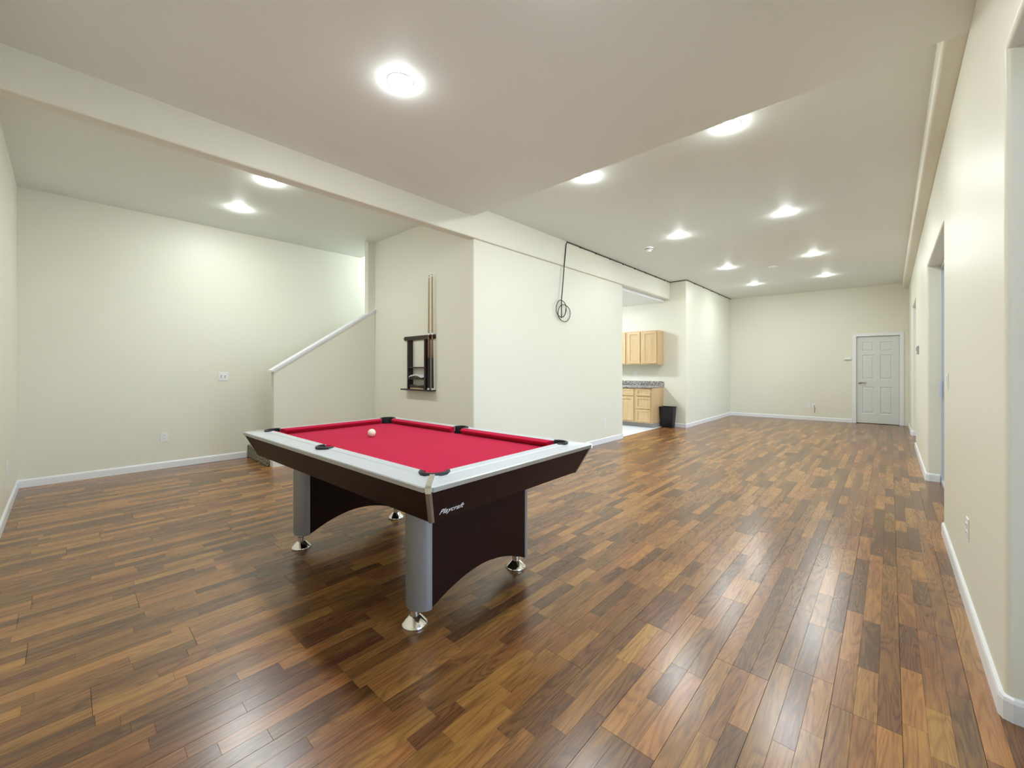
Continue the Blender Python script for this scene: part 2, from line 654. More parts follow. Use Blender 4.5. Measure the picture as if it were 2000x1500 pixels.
# kitchen end wall and the inner wall beyond it
pts = [(XI - 0.12, YK), (XI, YK), (XI, 12.9), (XI - 0.12, 12.9)]
struct('wall_kitchen', box(XS - 0.10, XI - 0.12, YK, YK + 0.12, 0, ZH), WALL)
bm = bmesh.new()
add_prism(bm, rounded(pts, {1: 0.02}, 5), 0, ZH)
struct('wall_inner', bm, WALL, smooth=True)

# far wall with the door opening (local frame of the far wall, u from the inner wall corner)
DU0, DU1, DH = 2.650, 3.420, 2.045
bm = wall_grid([-0.3, DU0, DU1, 3.9], [0, DH, 3.35], [(DU0, DU1, -1, DH)], 0.14,
               lambda u, v, w: FM @ Vector((u, w, v)))
struct('wall_far', bm, WALL)
bm = box(DU0 - 0.3, DU1 + 0.3, 0.141, 0.2, 0, 2.4)
bmesh.ops.transform(bm, matrix=FM, verts=bm.verts)
struct('door_light_blocker', bm, WALL)  # unseen backing added to keep sky light from leaking round the door
# right wall with three tall openings
OPEN = [(0.80, 2.33), (4.64, 6.68), (9.35, 11.0)]
OZ = 2.445
us = [YN] + [e for o in OPEN for e in o] + [12.95]
def jamb(vs):
    a, b = vs
    if abs(a.x - XR) > 1e-4 or abs(b.x - XR) > 1e-4:
        return False
    if abs(a.y - b.y) < 1e-4:
        return any(abs(a.y - e) < 1e-3 for o in OPEN for e in o) and max(a.z, b.z) < OZ + 0.01
    return abs(a.z - OZ) < 1e-3 and abs(b.z - OZ) < 1e-3 and any(o[0] - 1e-3 < min(a.y, b.y) and max(a.y, b.y) < o[1] + 1e-3 for o in OPEN)
bm = wall_grid(us, [0, OZ, 3.3], [(a, b, -1, OZ) for a, b in OPEN], 0.18,
               lambda u, v, w: Vector((XR + w, u, v)), jamb, 0.022)
struct('wall_right', bm, WALL, smooth=True)

# ------------------------------------------------------------------ stairs, knee wall, stair shaft
SY0, RISE, RUN = 1.80, 0.18, 0.276
stairs = thing('staircase', 'grey speckled carpeted staircase, bottom step showing behind the pool table', 'stairs', (0, 0, 0))
for i in range(13):
    y0 = SY0 + RUN * i
    bm = box(XL + 0.004, XS - 0.104, y0, y0 + RUN + (0.03 if i < 12 else 0.9), RISE * i, RISE * (i + 1), bevel=0.012)
    obj('step', bm, CARPET, stairs)
SL = 0.653
zk = lambda y: 1.255 + SL * (y - 1.85)
bm = bmesh.new()
side = [(1.85, 0.0), (YA, 0.0), (YA, ZA), (3.16, ZA), (3.16, zk(3.16)), (1.85, zk(1.85))]
A = [bm.verts.new((XS, y, z)) for y, z in side]
B = [bm.verts.new((XS - 0.10, y, z)) for y, z in side]
bm.faces.new(A)
bm.faces.new(list(reversed(B)))
for i in range(len(side)):
    j = (i + 1) % len(side)
    bm.faces.new((A[i], A[j], B[j], B[i]))
struct('wall_stairs', bm, WALL)
# sloping white cap with a small moulding under it
ang = math.atan(SL)
def sloped(x0, x1, y0, y1, dz0, dz1):
    b = bmesh.new()
    v = []
    for x in (x0, x1):
        v.append([b.verts.new((x, y, zk(y) + dz)) for y, dz in ((y0, dz0), (y1, dz0), (y1, dz1), (y0, dz1))])
    b.faces.new(v[0])
    b.faces.new(list(reversed(v[1])))
    for i in range(4):
        j = (i + 1) % 4
        b.faces.new((v[0][i], v[1][i], v[1][j], v[0][j]))
    return b
cap = struct('trim_1', sloped(XS - 0.125, XS + 0.025, 1.815, YA - 0.001, 0.001, 0.027), TRIM)
obj('moulding', sloped(XS + 0.0005, XS + 0.013, 1.84, YA - 0.001, -0.022, 0.001), TRIM, cap)
# shaft above the stairs
struct('wall_shaft_right', box(XS - 0.10, XS, YA + 0.12, YK, 0, 5.2), WALL)
struct('wall_shaft_end', box(XL, XS, 7.2, 7.32, 0, 5.2), WALL)
struct('wall_shaft_front', box(XL, XS, 3.42, 3.54, ZA, 5.2), WALL)
struct('ceiling_shaft', box(XL - 0.12, XS, 3.42, 7.32, 5.2, 5.3), CEIL)
sl = thing('stair_fill_light', 'half round fill light added to brighten the stairwell, out of view behind the alcove wall', 'lamp', (XS - 0.10, 4.72, 3.12))  # added unseen light, stands in for brightness coming down the stairwell
bm = lathe([(0, -0.13), (0.10, -0.13), (0.10, 0.13), (0, 0.13)], seg=20, a0=PI / 2, a1=3 * PI / 2)
bmesh.ops.transform(bm, matrix=Matrix.Translation((-0.012, 0, 0)), verts=bm.verts)
obj('diffuser', bm, SLENS, sl, True)
obj('base', box(-0.012, 0, -0.11, 0.11, -0.14, 0.14, bevel=0.003), TRIM, sl)

# ------------------------------------------------------------------ baseboards
BH, BT = 0.087, 0.015
def base_profile(bm, path, closed_ends=True):
    """baseboard along a 2D path, thickness to the left of travel, eased top"""
    prof = [(0, 0), (BT, 0), (BT, BH - 0.018), (BT * 0.75, BH - 0.006), (BT * 0.35, BH), (0, BH)]
    n = len(path)
    P = [Vector(p) for p in path]
    rows = []
    for i in range(n):
        d0 = (P[i] - P[i - 1]).normalized() if i else None
        d1 = (P[i + 1] - P[i]).normalized() if i < n - 1 else None
        d0 = d0 or d1
        d1 = d1 or d0
        n0, n1 = Vector((-d0.y, d0.x)), Vector((-d1.y, d1.x))
        m = (n0 + n1) / (1 + n0.dot(n1))
        rows.append([bm.verts.new((P[i].x + m.x * t, P[i].y + m.y * t, z)) for t, z in prof])
    for i in range(n - 1):
        for k in range(len(prof)):
            j = (k + 1) % len(prof)
            bm.faces.new((rows[i][k], rows[i][j], rows[i + 1][j], rows[i + 1][k]))
    bm.faces.new(rows[0])
    bm.faces.new(list(reversed(rows[-1])))
    return bm
def baseboard(name, path):
    return struct(name, base_profile(bmesh.new(), path), TRIM)
baseboard('baseboard_left', [(XL, 1.79), (XL, YN), (-3.7, YN), (0.3, YN)])
baseboard('baseboard_stairs', [(XP - 0.001, YA + 0.001), (XP - 0.01, YA), (XS, YA), (XS, 1.85), (XS - 0.10, 1.85)])
baseboard('baseboard_partition', [(XP - 0.12, 6.97), (XP - 0.004, 6.97), (XP, 6.966), (XP, YA + 0.03)])
f0, f1 = FM @ Vector((0, 0, 0)), FM @ Vector((DU0 - 0.066, 0, 0))
baseboard('baseboard_far', [(f1.x, f1.y), (f0.x, f0.y), (XI, YK + 0.006), (XI - 0.006, YK), (-3.735, YK)])
XJ = 0.418
def pier(name, a, b):
    r = 0.022
    pth = [(XJ, a), (XR + r, a), (XR + r * 0.3, a + r * 0.3), (XR, a + r), (XR, b - r), (XR + r * 0.3, b - r * 0.3), (XR + r, b), (XJ, b)]
    return baseboard(name, pth)
pier('baseboard_right_1', 2.33, 4.64)
pier('baseboard_right_2', 6.68, 9.35)
r = 0.022
baseboard('baseboard_right_3', [(XJ, 11.0), (XR + r, 11.0), (XR, 11.0 + r), (XR, 12.68)])

# ------------------------------------------------------------------ glazed sliding doors in the right wall openings
def slider(name, a, b, x0=0.425):
    x1 = x0 + 0.06
    fr = bmesh.new()
    w = 0.04
    add_box(fr, x0, x1, a, a + w, 0, OZ)
    add_box(fr, x0, x1, b - w, b, 0, OZ)
    add_box(fr, x0, x1, a + w, b - w, OZ - w, OZ)
    add_box(fr, x0, x1, a + w, b - w, 0, 0.03)
    root = struct(name, fr, VINYL)
    mid = (a + b) / 2
    for s, (p, q, xo) in enumerate(((a + w, mid + 0.03, 0.0), (mid - 0.03, b - w, 0.028))):
        sb = bmesh.new()
        sw = 0.06
        xa, xb = x0 + 0.003 + xo, x0 + 0.027 + xo
        add_box(sb, xa, xb, p, p + sw, 0.03, OZ - w)
        add_box(sb, xa, xb, q - sw, q, 0.03, OZ - w)
        add_box(sb, xa, xb, p + sw, q - sw, OZ - w - sw, OZ - w)
        add_box(sb, xa, xb, p + sw, q - sw, 0.03, 0.03 + 0.09)
        sash = obj('sash', sb, VINYL, root)
        xm = (xa + xb) / 2
        obj('pane', box(xm - 0.002, xm + 0.002, p + sw - 0.004, q - sw + 0.004, 0.116, OZ - w - sw + 0.004), GLASS, sash)
    hb = box(x0 - 0.018, x0 + 0.004, b - w - 0.035, b - w - 0.02, 0.95, 1.15, bevel=0.004)
    obj('handle', hb, VINYL, root)
    return root
slider('door_2', *OPEN[0], 0.50)
slider('door_3', *OPEN[1])
slider('door_4', *OPEN[2])
struct('patio_slab', box(0.60, 14.0, -6, 20, -0.2, -0.03), PATIO)

# ------------------------------------------------------------------ far door: casing, slab, six panels, lever
d1 = bpy.data.objects.new('door_1', None)
COL.objects.link(d1)
d1.location = FO
d1.rotation_euler = (0, 0, FA)
d1['kind'] = 'structure'
cs = bmesh.new()
cw = 0.062
add_box(cs, DU0 - cw, DU0 + 0.012, -0.016, 0.0, 0, DH + cw, bevel=0.004)
add_box(cs, DU1 - 0.012, DU1 + cw, -0.016, 0.0, 0, DH + cw, bevel=0.004)
add_box(cs, DU0 + 0.012, DU1 - 0.012, -0.016, 0.0, DH - 0.012, DH + cw, bevel=0.004)
obj('casing', cs, TRIM, d1)
jb = bmesh.new()
add_box(jb, DU0, DU0 + 0.012, 0.0, 0.12, 0, DH)
add_box(jb, DU1 - 0.012, DU1, 0.0, 0.12, 0, DH)
add_box(jb, DU0 + 0.012, DU1 - 0.012, 0.0, 0.12, DH - 0.012, DH)
obj('jamb', jb, TRIM, d1)
du0, du1 = DU0 + 0.015, DU1 - 0.015
W = du1 - du0
fy = 0.03
cols = [(du0 + 0.105, du0 + W / 2 - 0.05), (du0 + W / 2 + 0.05, du1 - 0.105)]
rows = [(0.23, 0.86), (1.03, 1.60), (1.68, 1.90)]
hol = [(a, b, c, d) for a, b in cols for c, d in rows]
sus = sorted({du0, du1} | {e for c in cols for e in c})
svs = sorted({0.012, DH - 0.018} | {e for c in rows for e in c})
slab = obj('slab', wall_grid(sus, svs, hol, 0.038, lambda u, v, w: Vector((u, fy + w, v))), DOORW, d1)
for a, b, c, d in hol:
    pb = bmesh.new()
    o4 = [(a, c), (b, c), (b, d), (a, d)]
    def ring(inset, y):
        return [pb.verts.new((a + inset if k in (0, 3) else b - inset, y, c + inset if k in (0, 1) else d - inset)) for k in range(4)]
    rgs = [ring(-0.001, fy + 0.001), ring(0.012, fy + 0.012), ring(0.026, fy + 0.012), ring(0.045, fy + 0.004)]
    for i in range(3):
        for k in range(4):
            q = (k + 1) % 4
            pb.faces.new((rgs[i][k], rgs[i][q], rgs[i + 1][q], rgs[i + 1][k]))
    pb.faces.new(rgs[3])
    obj('panel', pb, DOORW, slab)
hb = bmesh.new()
add_lathe(hb, [(0, 0), (0.032, 0), (0.030, 0.010), (0.014, 0.014), (0.012, 0.05), (0, 0.05)], seg=20)
bmesh.ops.transform(hb, matrix=Matrix.Translation((du0 + 0.065, fy, 0.95)) @ Matrix.Rotation(PI / 2, 4, 'X'), verts=hb.verts)
add_tube(hb, [(du0 + 0.065, fy - 0.045, 0.95), (du0 + 0.10, fy - 0.05, 0.953), (du0 + 0.14, fy - 0.048, 0.95), (du0 + 0.185, fy - 0.045, 0.943)], 0.011, 10,
         radii=[0.013, 0.012, 0.010, 0.008])
obj('handle', hb, NICKEL, d1, True)

# ------------------------------------------------------------------ recessed ceiling lights
def downlight(x, y, z, label, group='recessed ceiling lights'):
    t = thing('recessed_light', label, 'ceiling light', (x, y, z), 0, group)
    obj('trim_ring', lathe([(0.0698, 0.0), (0.0698, -0.0025), (0.079, -0.002), (0.082, 0.0)], closed_prof=True, seg=36), TRIM, t, True)
    obj('lens', lathe([(0.0697, -0.001), (0.0690, -0.0045), (0.060, -0.011), (0.038, -0.016), (0, -0.019)], seg=28), LENS, t, True)
    return t
downlight(-2.25, 1.42, ZL, 'largest recessed light, on the lowered ceiling above the pool table')
downlight(-0.95, 1.42, ZL, 'recessed light on the lowered ceiling just outside the top of the view')
for x, y, lb in ((-2.23, 3.55, 'recessed light just past the lowered ceiling edge, in the left row'),
                 (-0.93, 3.55, 'recessed light just past the lowered ceiling edge, in the right row'),
                 (-2.25, 6.02, 'second recessed light of the left row, just beyond the smoke detector'),
                 (-0.95, 6.02, 'second recessed light of the right row on the high ceiling'),
                 (-2.28, 8.55, 'third recessed light of the left row, left of the flat white disc'),
                 (-0.95, 8.52, 'third recessed light of the right row, right of the flat white disc'),
                 (-2.27, 10.62, 'farthest recessed light of the left row, near the cream end wall'),
                 (-0.97, 10.62, 'farthest recessed light of the right row, above the white door end')):
    downlight(x, y, ZH, lb)
downlight(-4.76, 1.45, ZA, 'recessed light in the alcove ceiling nearer the beam')
downlight(-5.83, 1.445, ZA, 'recessed light in the alcove ceiling nearer the left wall')

kl = thing('kitchen_lamp', 'square flush kitchen ceiling lamp, out of view behind the white partition', 'lamp', (-5.40, 7.25, ZK))
obj('frame', box(-0.19, 0.19, -0.19, 0.19, -0.03, 0), TRIM, kl)
obj('diffuser', box(-0.17, 0.17, -0.17, 0.17, -0.075, -0.03, bevel=0.012), KLENS, kl)

# smoke detector and flat disc
sd = thing('smoke_detector', 'white round smoke detector on the ceiling near the cable', 'smoke detector', (-2.82, 6.29, ZH))
obj('mounting_plate', lathe([(0, 0), (0.068, 0), (0.070, -0.008), (0.066, -0.014), (0, -0.014)], seg=32), PLASTIC, sd, True)
obj('housing', lathe([(0.060, -0.014), (0.058, -0.030), (0.048, -0.040), (0.030, -0.044), (0.030, -0.060), (0.024, -0.066), (0, -0.068)], seg=32), PLASTIC, sd, True)
obj('vent_slot', lathe([(0.0595, -0.020), (0.0602, -0.022), (0.0602, -0.027), (0.0590, -0.029)], seg=32), SLOT, sd, True)
fd = thing('ceiling_disc', 'thin flat white disc on the ceiling between the third recessed lights', 'ceiling cover', (-1.62, 9.04, ZH))
obj('cover', lathe([(0, 0), (0.075, 0), (0.076, -0.006), (0.068, -0.012), (0, -0.014)], seg=32), PLASTIC, fd, True)
obj('hub', lathe([(0.02, -0.013), (0.018, -0.022), (0, -0.024)], seg=20), PLASTIC, fd, True)

# ------------------------------------------------------------------ black cable with its coil
cx, cz = -3.592, 3.192
path = [(-3.592, 5.125, 2.30)]
pts = [(-3.585, 4.990, 2.03), (-3.585, 4.990, 2.30), (-3.588, 5.03, 2.55), (-3.590, 5.065, 2.80), (-3.592, 5.105, 3.05), (-3.592, 5.120, 3.15), (cx, 5.145, cz)]
for i in range(1, 17):
    y = 5.145 + (9.075 - 5.145) * i / 16
    pts.append((cx, y, cz + (0.003 if i % 2 else -0.001)))
pts += [(-3.56, 9.09, cz), (-3.40, 9.091, cz), (-3.25, 9.090, cz), (-3.231, 9.105, cz)]
for i in range(1, 13):
    pts.append((-3.232, 9.105 + (12.43 - 9.105) * i / 12, cz + (0.003 if i % 2 else -0.001)))
cb = thing('black_cable', 'black cable running under the ceiling edge with a coil hanging on the wall', 'cable', (0, 0, 0))
obj('cord', tube(pts, 0.0075, 8), BLACK, cb, True)
def hoop(cy, czz, r1, r2, x, turns=1.0, ph=0.0, n=40):
    return [(x + 0.004 * math.sin(3 * a), cy + r1 * math.cos(a + ph), czz + r2 * math.sin(a + ph)) for a in [2 * PI * turns * k / n for k in range(n + 1)]]
lp = bmesh.new()
add_tube(lp, hoop(4.990, 2.168, 0.126, 0.126, -3.589), 0.0055, 8)
add_tube(lp, hoop(5.080, 2.112, 0.155, 0.128, -3.600), 0.0055, 8)
add_tube(lp, [(-3.594, 4.990 + 0.121 * math.cos(a), 2.165 + 0.122 * math.sin(a)) for a in [-1.7 + 1.8 * k / 12 for k in range(13)]], 0.006, 8)
obj('coil', lp, BLACK, cb, True)
for i in range(8):
    y = 5.5 + 0.47 * i
    obj('clip', box(cx - 0.006, cx + 0.012, y - 0.008, y + 0.008, cz - 0.016, cz + 0.004, bevel=0.002), BLACK, cb)
for i in range(5):
    y = 9.6 + 0.6 * i
    obj('clip', box(-3.2395, -3.222, y - 0.008, y + 0.008, cz - 0.016, cz + 0.004, bevel=0.002), BLACK, cb)

# ------------------------------------------------------------------ wall plates
def plate(name, M, w, h, label, cat, kind, group=None):
    """plate in local x (along wall), z up, front towards -y; M places it on the wall"""
    t = thing(name, label, cat, (0, 0, 0), 0, group)
    t.matrix_world = M
    obj('plate', box(-w / 2, w / 2, -0.006, 0, -h / 2, h / 2, bevel=0.002), PLASTIC, t)
    if kind == 'outlet':
        for s in (-1, 1):
            b = bmesh.new()
            add_prism(b, rounded([(-0.016, -0.014), (0.016, -0.014), (0.016, 0.014), (-0.016, 0.014)], {0: 0.008, 1: 0.008, 2: 0.008, 3: 0.008}, 4), 0, 0.003)
            bmesh.ops.transform(b, matrix=Matrix.Translation((0, -0.006, s * 0.021)) @ Matrix.Rotation(PI / 2, 4, 'X'), verts=b.verts)
            so = obj('socket', b, PLASTIC, t)
            sb = bmesh.new()
            add_box(sb, -0.008, -0.006, -0.0095, -0.0088, s * 0.021 - 0.003, s * 0.021 + 0.007)
            add_box(sb, 0.006, 0.008, -0.0095, -0.0088, s * 0.021 - 0.003, s * 0.021 + 0.007)
            obj('slots', sb, SLOT, so)
    elif kind == 'double':
        for s in (-1, 1):
            obj('toggle', box(s * 0.023 - 0.005, s * 0.023 + 0.005, -0.020, -0.006, -0.012, 0.006, bevel=0.002), PLASTIC, t)
            obj('toggle_slot', box(s * 0.023 - 0.007, s * 0.023 + 0.007, -0.0075, -0.006, -0.015, 0.013), SLOT, t)
    elif kind == 'switch':
        obj('rocker', box(-0.016, 0.016, -0.010, -0.006, -0.033, 0.033, bevel=0.002), PLASTIC, t)
    elif kind == 'jack':
        obj('jack', lathe([(0, 0), (0.008, 0), (0.008, 0.006), (0, 0.006)], seg=14), SLOT, t).matrix_local = Matrix.Translation((0, -0.006, 0)) @ Matrix.Rotation(PI / 2, 4, 'X')
    return t
def wl_left(y, z):      # wall facing +x
    return Matrix.Translation((XL, y, z)) @ Matrix.Rotation(PI / 2, 4, 'Z')
def wl_part(y, z):
    return Matrix.Translation((XP, y, z)) @ Matrix.Rotation(PI / 2, 4, 'Z')
def wl_right(y, z):     # wall facing -x
    return Matrix.Translation((XR, y, z)) @ Matrix.Rotation(-PI / 2, 4, 'Z')
def wl_far(u, z):
    return FM @ Matrix.Translation((u, 0, z))
plate('wall_outlet', wl_left(0.875, 0.40), 0.075, 0.118, 'white double socket low on the left wall', 'outlet', 'outlet')
plate('light_switch', wl_left(1.51, 1.17), 0.118, 0.118, 'white two-toggle switch plate on the left wall', 'switch', 'double')
plate('wall_outlet', Matrix.Translation((-5.70, YN, 0.41)) @ Matrix.Rotation(PI, 4, 'Z'), 0.075, 0.118, 'outlet at the far left edge of the view', 'outlet', 'outlet')
plate('wall_outlet', wl_part(6.31, 0.355), 0.075, 0.118, 'white socket low on the white partition wall', 'outlet', 'outlet')
plate('wall_outlet', wl_right(3.28, 0.42), 0.075, 0.118, 'white socket low on the nearest right wall', 'outlet', 'outlet')
plate('light_switch', wl_right(4.33, 1.19), 0.075, 0.118, 'white switch beside the nearer sliding door opening', 'switch', 'switch')
plate('light_switch', wl_right(9.12, 1.17), 0.075, 0.118, 'white switch by the farther opening in the right wall', 'switch', 'switch')
plate('wall_outlet', Matrix.Translation((-4.42, YK, 1.16)), 0.075, 0.118, 'socket on the kitchen wall between cabinets and counter', 'outlet', 'outlet')
plate('wall_outlet', wl_far(1.735, 0.365), 0.075, 0.118, 'left plate of the pair low on the far wall', 'outlet', 'outlet')
jk = plate('cable_jack', wl_far(1.855, 0.365), 0.075, 0.118, 'right plate of the far wall pair, a cord hanging from it', 'outlet', 'jack')
obj('cord', tube([(0.0, -0.008, 0.0), (0.008, -0.03, -0.01), (0.02, -0.035, -0.05), (0.02, -0.032, -0.12), (0.012, -0.03, -0.17)], 0.005, 8), SLOT, jk, True)
tm = thing('thermostat', 'small white box on the far wall left of the door', 'thermostat', (0, 0, 0))
tm.matrix_world = wl_far(2.505, 1.515)
obj('body', box(-0.065, 0.065, -0.028, 0, -0.035, 0.035, bevel=0.006), PLASTIC, tm)
obj('lower_strip', box(-0.060, 0.060, -0.031, -0.028, -0.032, -0.016, bevel=0.001), STAT, tm)
t2 = thing('thermostat', 'grey thermostat on the right wall between the two openings', 'thermostat', (0, 0, 0))
t2.matrix_world = wl_right(8.42, 1.55)
obj('body', box(-0.06, 0.06, -0.022, 0, -0.06, 0.06, bevel=0.005), STAT, t2)
obj('display', box(-0.04, 0.04, -0.024, -0.022, -0.01, 0.04), SLOT, t2)

# ------------------------------------------------------------------ pool table
TX, TY, TR = -2.44, 1.562, 0.028
tb = thing('pool_table', 'pool table with red felt, silver rails and dark brown sides', 'pool table', (TX, TY, 0), TR)
HL, HW = 1.1015, 0.6385
CP = [(sx * 0.937, sy * 0.474) for sx in (-1, 1) for sy in (-1, 1)]
SP = [(0, -0.518), (0, 0.518)]
PR = 0.054
def mitred(bm, side, prof):
    """prism along a table side, mitred at 45 degrees; prof = (inset from the outer edge, z)"""
    rows = [[], []]
    for d, z in prof:
        if side in ('s', 'n'):
            sy = -1 if side == 's' else 1
            a, b = (-(HL - d), sy * (HW - d)), (HL - d, sy * (HW - d))
        else:
            sx = -1 if side == 'w' else 1
            a, b = (sx * (HL - d), -(HW - d)), (sx * (HL - d), HW - d)
        rows[0].append(bm.verts.new((*a, z)))
        rows[1].append(bm.verts.new((*b, z)))
    n = len(prof)
    bm.faces.new(rows[0])
    bm.faces.new(list(reversed(rows[1])))
    for i in range(n):
        j = (i + 1) % n
        bm.faces.new((rows[0][i], rows[1][i], rows[1][j], rows[0][j]))
    return bm
def chamfers(bm, c=0.020):
    for sx in (-1, 1):
        for sy in (-1, 1):
            k = c * math.sqrt(2)
            pts = [(sx * HL - sx * k, sy * (HW + 0.05)), (sx * (HL + 0.05), sy * (HW + 0.05)), (sx * (HL + 0.05), sy * HW - sy * k)]
            pts[0] = (sx * (HL - k - 0.05), sy * (HW + 0.05))
            pts[2] = (sx * (HL + 0.05), sy * (HW - k - 0.05))
            if sx * sy < 0:
                pts.reverse()
            add_prism(bm, pts, 0.5, 1.0)
holes = [cyl(x, y, PR, 0.70, 0.90) for x, y in CP] + [cyl(x, y, 0.049, 0.70, 0.90) for x, y in SP]
bpy.context.view_layer.update()
for side in 'snwe':
    o = obj('rail', mitred(bmesh.new(), side, [(0.003, 0.794), (0.003, 0.811), (0.006, 0.8135), (0.098, 0.8185), (0.102, 0.8215), (0.136, 0.8265), (0.137, 0.794)]), SILVER, tb)
    bpy.context.view_layer.update()
    cut(o, holes + [chamfers])
    o = obj('edge_band', mitred(bmesh.new(), side, [(-0.001, 0.7925), (-0.001, 0.8095), (0.0025, 0.812), (0.0025, 0.7925)]), ALU, tb)
    bpy.context.view_layer.update()
    cut(o, [chamfers])
    o = obj('apron', mitred(bmesh.new(), side, [(0.014, 0.7925), (0.078, 0.640), (0.098, 0.640), (0.040, 0.7925)]), ESPRESSO, tb)
    if side == 'e':
        east = o
# bed
bd = obj('bed', box(-0.966, 0.966, -0.503, 0.503, 0.755, 0.783), FELT, tb)
bpy.context.view_layer.update()
cut(bd, holes)
obj('underframe', box(-0.99, 0.99, -0.53, 0.53, 0.655, 0.750), ESPRESSO, tb)
# cushions
def cushion(along, s, a, b, ea, eb):
    """along 'x' or 'y'; s = side sign; nose runs a..b, back edge a-ea..b+eb"""
    prof = [(0.136, 0.8255, 1), (0.155, 0.823, 0.55), (0.1745, 0.8165, 0.02), (0.1755, 0.812, 0.0), (0.170, 0.803, 0.1), (0.150, 0.784, 0.6), (0.136, 0.784, 1)]
    bm = bmesh.new()
    rows = [[], []]
    for d, z, f in prof:
        p0, p1 = a - ea * f, b + eb * f
        if along == 'x':
            q0, q1 = (p0, s * (HW - d)), (p1, s * (HW - d))
        else:
            q0, q1 = (s * (HL - d), p0), (s * (HL - d), p1)
        rows[0].append(bm.verts.new((*q0, z)))
        rows[1].append(bm.verts.new((*q1, z)))
    n = len(prof)
    bm.faces.new(rows[0])
    bm.faces.new(list(reversed(rows[1])))
    for i in range(n):
        j = (i + 1) % n
        bm.faces.new((rows[0][i], rows[1][i], rows[1][j], rows[0][j]))
    return obj('cushion', bm, FELT, tb)
for s in (-1, 1):
    cushion('x', s, 0.062, 0.862, 0.014, 0.030)
    cushion('x', s, -0.862, -0.062, 0.030, 0.014)
    cushion('y', s, -0.398, 0.398, 0.030, 0.030)
# pockets: rim (a C shaped black ring) and liner
def pocket(x, y, a0, a1, r):
    p = obj('pocket', bmesh_pocket(x, y, a0 - math.radians(8), a1 + math.radians(8), r), BLACK, tb, True)
    z = 0.8215
    obj('rim', lathe([(r - 0.002, z - 0.004), (r - 0.001, z + 0.008), (r + 0.004, z + 0.0105), (r + 0.012, z + 0.009), (r + 0.0155, z + 0.004), (r + 0.015, z - 0.004)],
                     x, y, 0, 32, a0, a1, closed_prof=True), BLACK, p, True)
    return p
def bmesh_pocket(x, y, a0, a1, r):
    bm = lathe([(r - 0.003, 0.825), (r - 0.003, 0.70)], x, y, 0, 32, a0, a1)
    add_lathe(bm, [(r - 0.003, 0.754), (r - 0.003, 0.70), (r - 0.012, 0.672), (0, 0.665)], x, y, 0, 32)
    return bm
for x, y in CP:
    d = math.atan2(y / abs(y), x / abs(x))
    pocket(x, y, d - math.radians(96), d + math.radians(96), PR)
for x, y in SP:
    d = math.atan2(y, 0)
    pocket(x, y, d - math.radians(98), d + math.radians(98), 0.049)
# chrome corner caps running from pocket to corner, and the apron corner strips
for sx in (-1, 1):
    for sy in (-1, 1):
        px, py = sx * 0.937, sy * 0.474
        dr = Vector((sx, sy)).normalized()
        pr = Vector((-dr.y, dr.x))
        corner = Vector((sx * HL, sy * HW)) - dr * 0.017
        start = Vector((px, py)) + dr * (PR + 0.012)
        hw = 0.0115
        tops = [(start, 0.829), (start.lerp(corner, 0.45), 0.824), (start.lerp(corner, 0.92), 0.8175), (corner, 0.8145), (corner + dr * 0.003, 0.811), (corner + dr * 0.003, 0.789)]
        bm = bmesh.new()
        L = [bm.verts.new((*(p - pr * hw), z)) for p, z in tops]
        Rr = [bm.verts.new((*(p + pr * hw), z)) for p, z in tops]
        inner = [(start, 0.812), (start.lerp(corner, 0.45), 0.806), (start.lerp(corner, 0.9), 0.800), (corner - dr * 0.01, 0.800), (corner - dr * 0.01, 0.796), (corner - dr * 0.01, 0.789)]
        L2 = [bm.verts.new((*(p - pr * hw), z)) for p, z in inner]
        R2 = [bm.verts.new((*(p + pr * hw), z)) for p, z in inner]
        for i in range(5):
            bm.faces.new((L[i], L[i + 1], Rr[i + 1], Rr[i]))
            bm.faces.new((L2[i], R2[i], R2[i + 1], L2[i + 1]))
            bm.faces.new((L[i], L2[i], L2[i + 1], L[i + 1]))
            bm.faces.new((Rr[i], Rr[i + 1], R2[i + 1], R2[i]))
        bm.faces.new((L[0], Rr[0], R2[0], L2[0]))
        bm.faces.new((L[-1], L2[-1], R2[-1], Rr[-1]))
        obj('corner_cap', bm, CHROME, tb)
        # apron corner strip: a shallow angle following the sloping corner
        bm = bmesh.new()
        rowsv = []
        for d, z in ((0.013, 0.7895), (0.0785, 0.638)):
            c = Vector((sx * (HL - d), sy * (HW - d)))
            e = 0.0165
            q = [c + Vector((-sx * e, sy * 0.002)), c + Vector((-sx * 0.004, sy * 0.003)), c + Vector((sx * 0.003, -sy * 0.004)), c + Vector((sx * 0.002, -sy * e)),
                 c + Vector((-sx * 0.004, -sy * e)), c + Vector((-sx * e, -sy * 0.004))]
            rowsv.append([bm.verts.new((*v, z)) for v in q])
        for i in range(6):
            j = (i + 1) % 6
            bm.faces.new((rowsv[0][i], rowsv[0][j], rowsv[1][j], rowsv[1][i]))
        bm.faces.new(rowsv[0])
        bm.faces.new(list(reversed(rowsv[1])))
        obj('corner_strip', bm, ALU, tb)
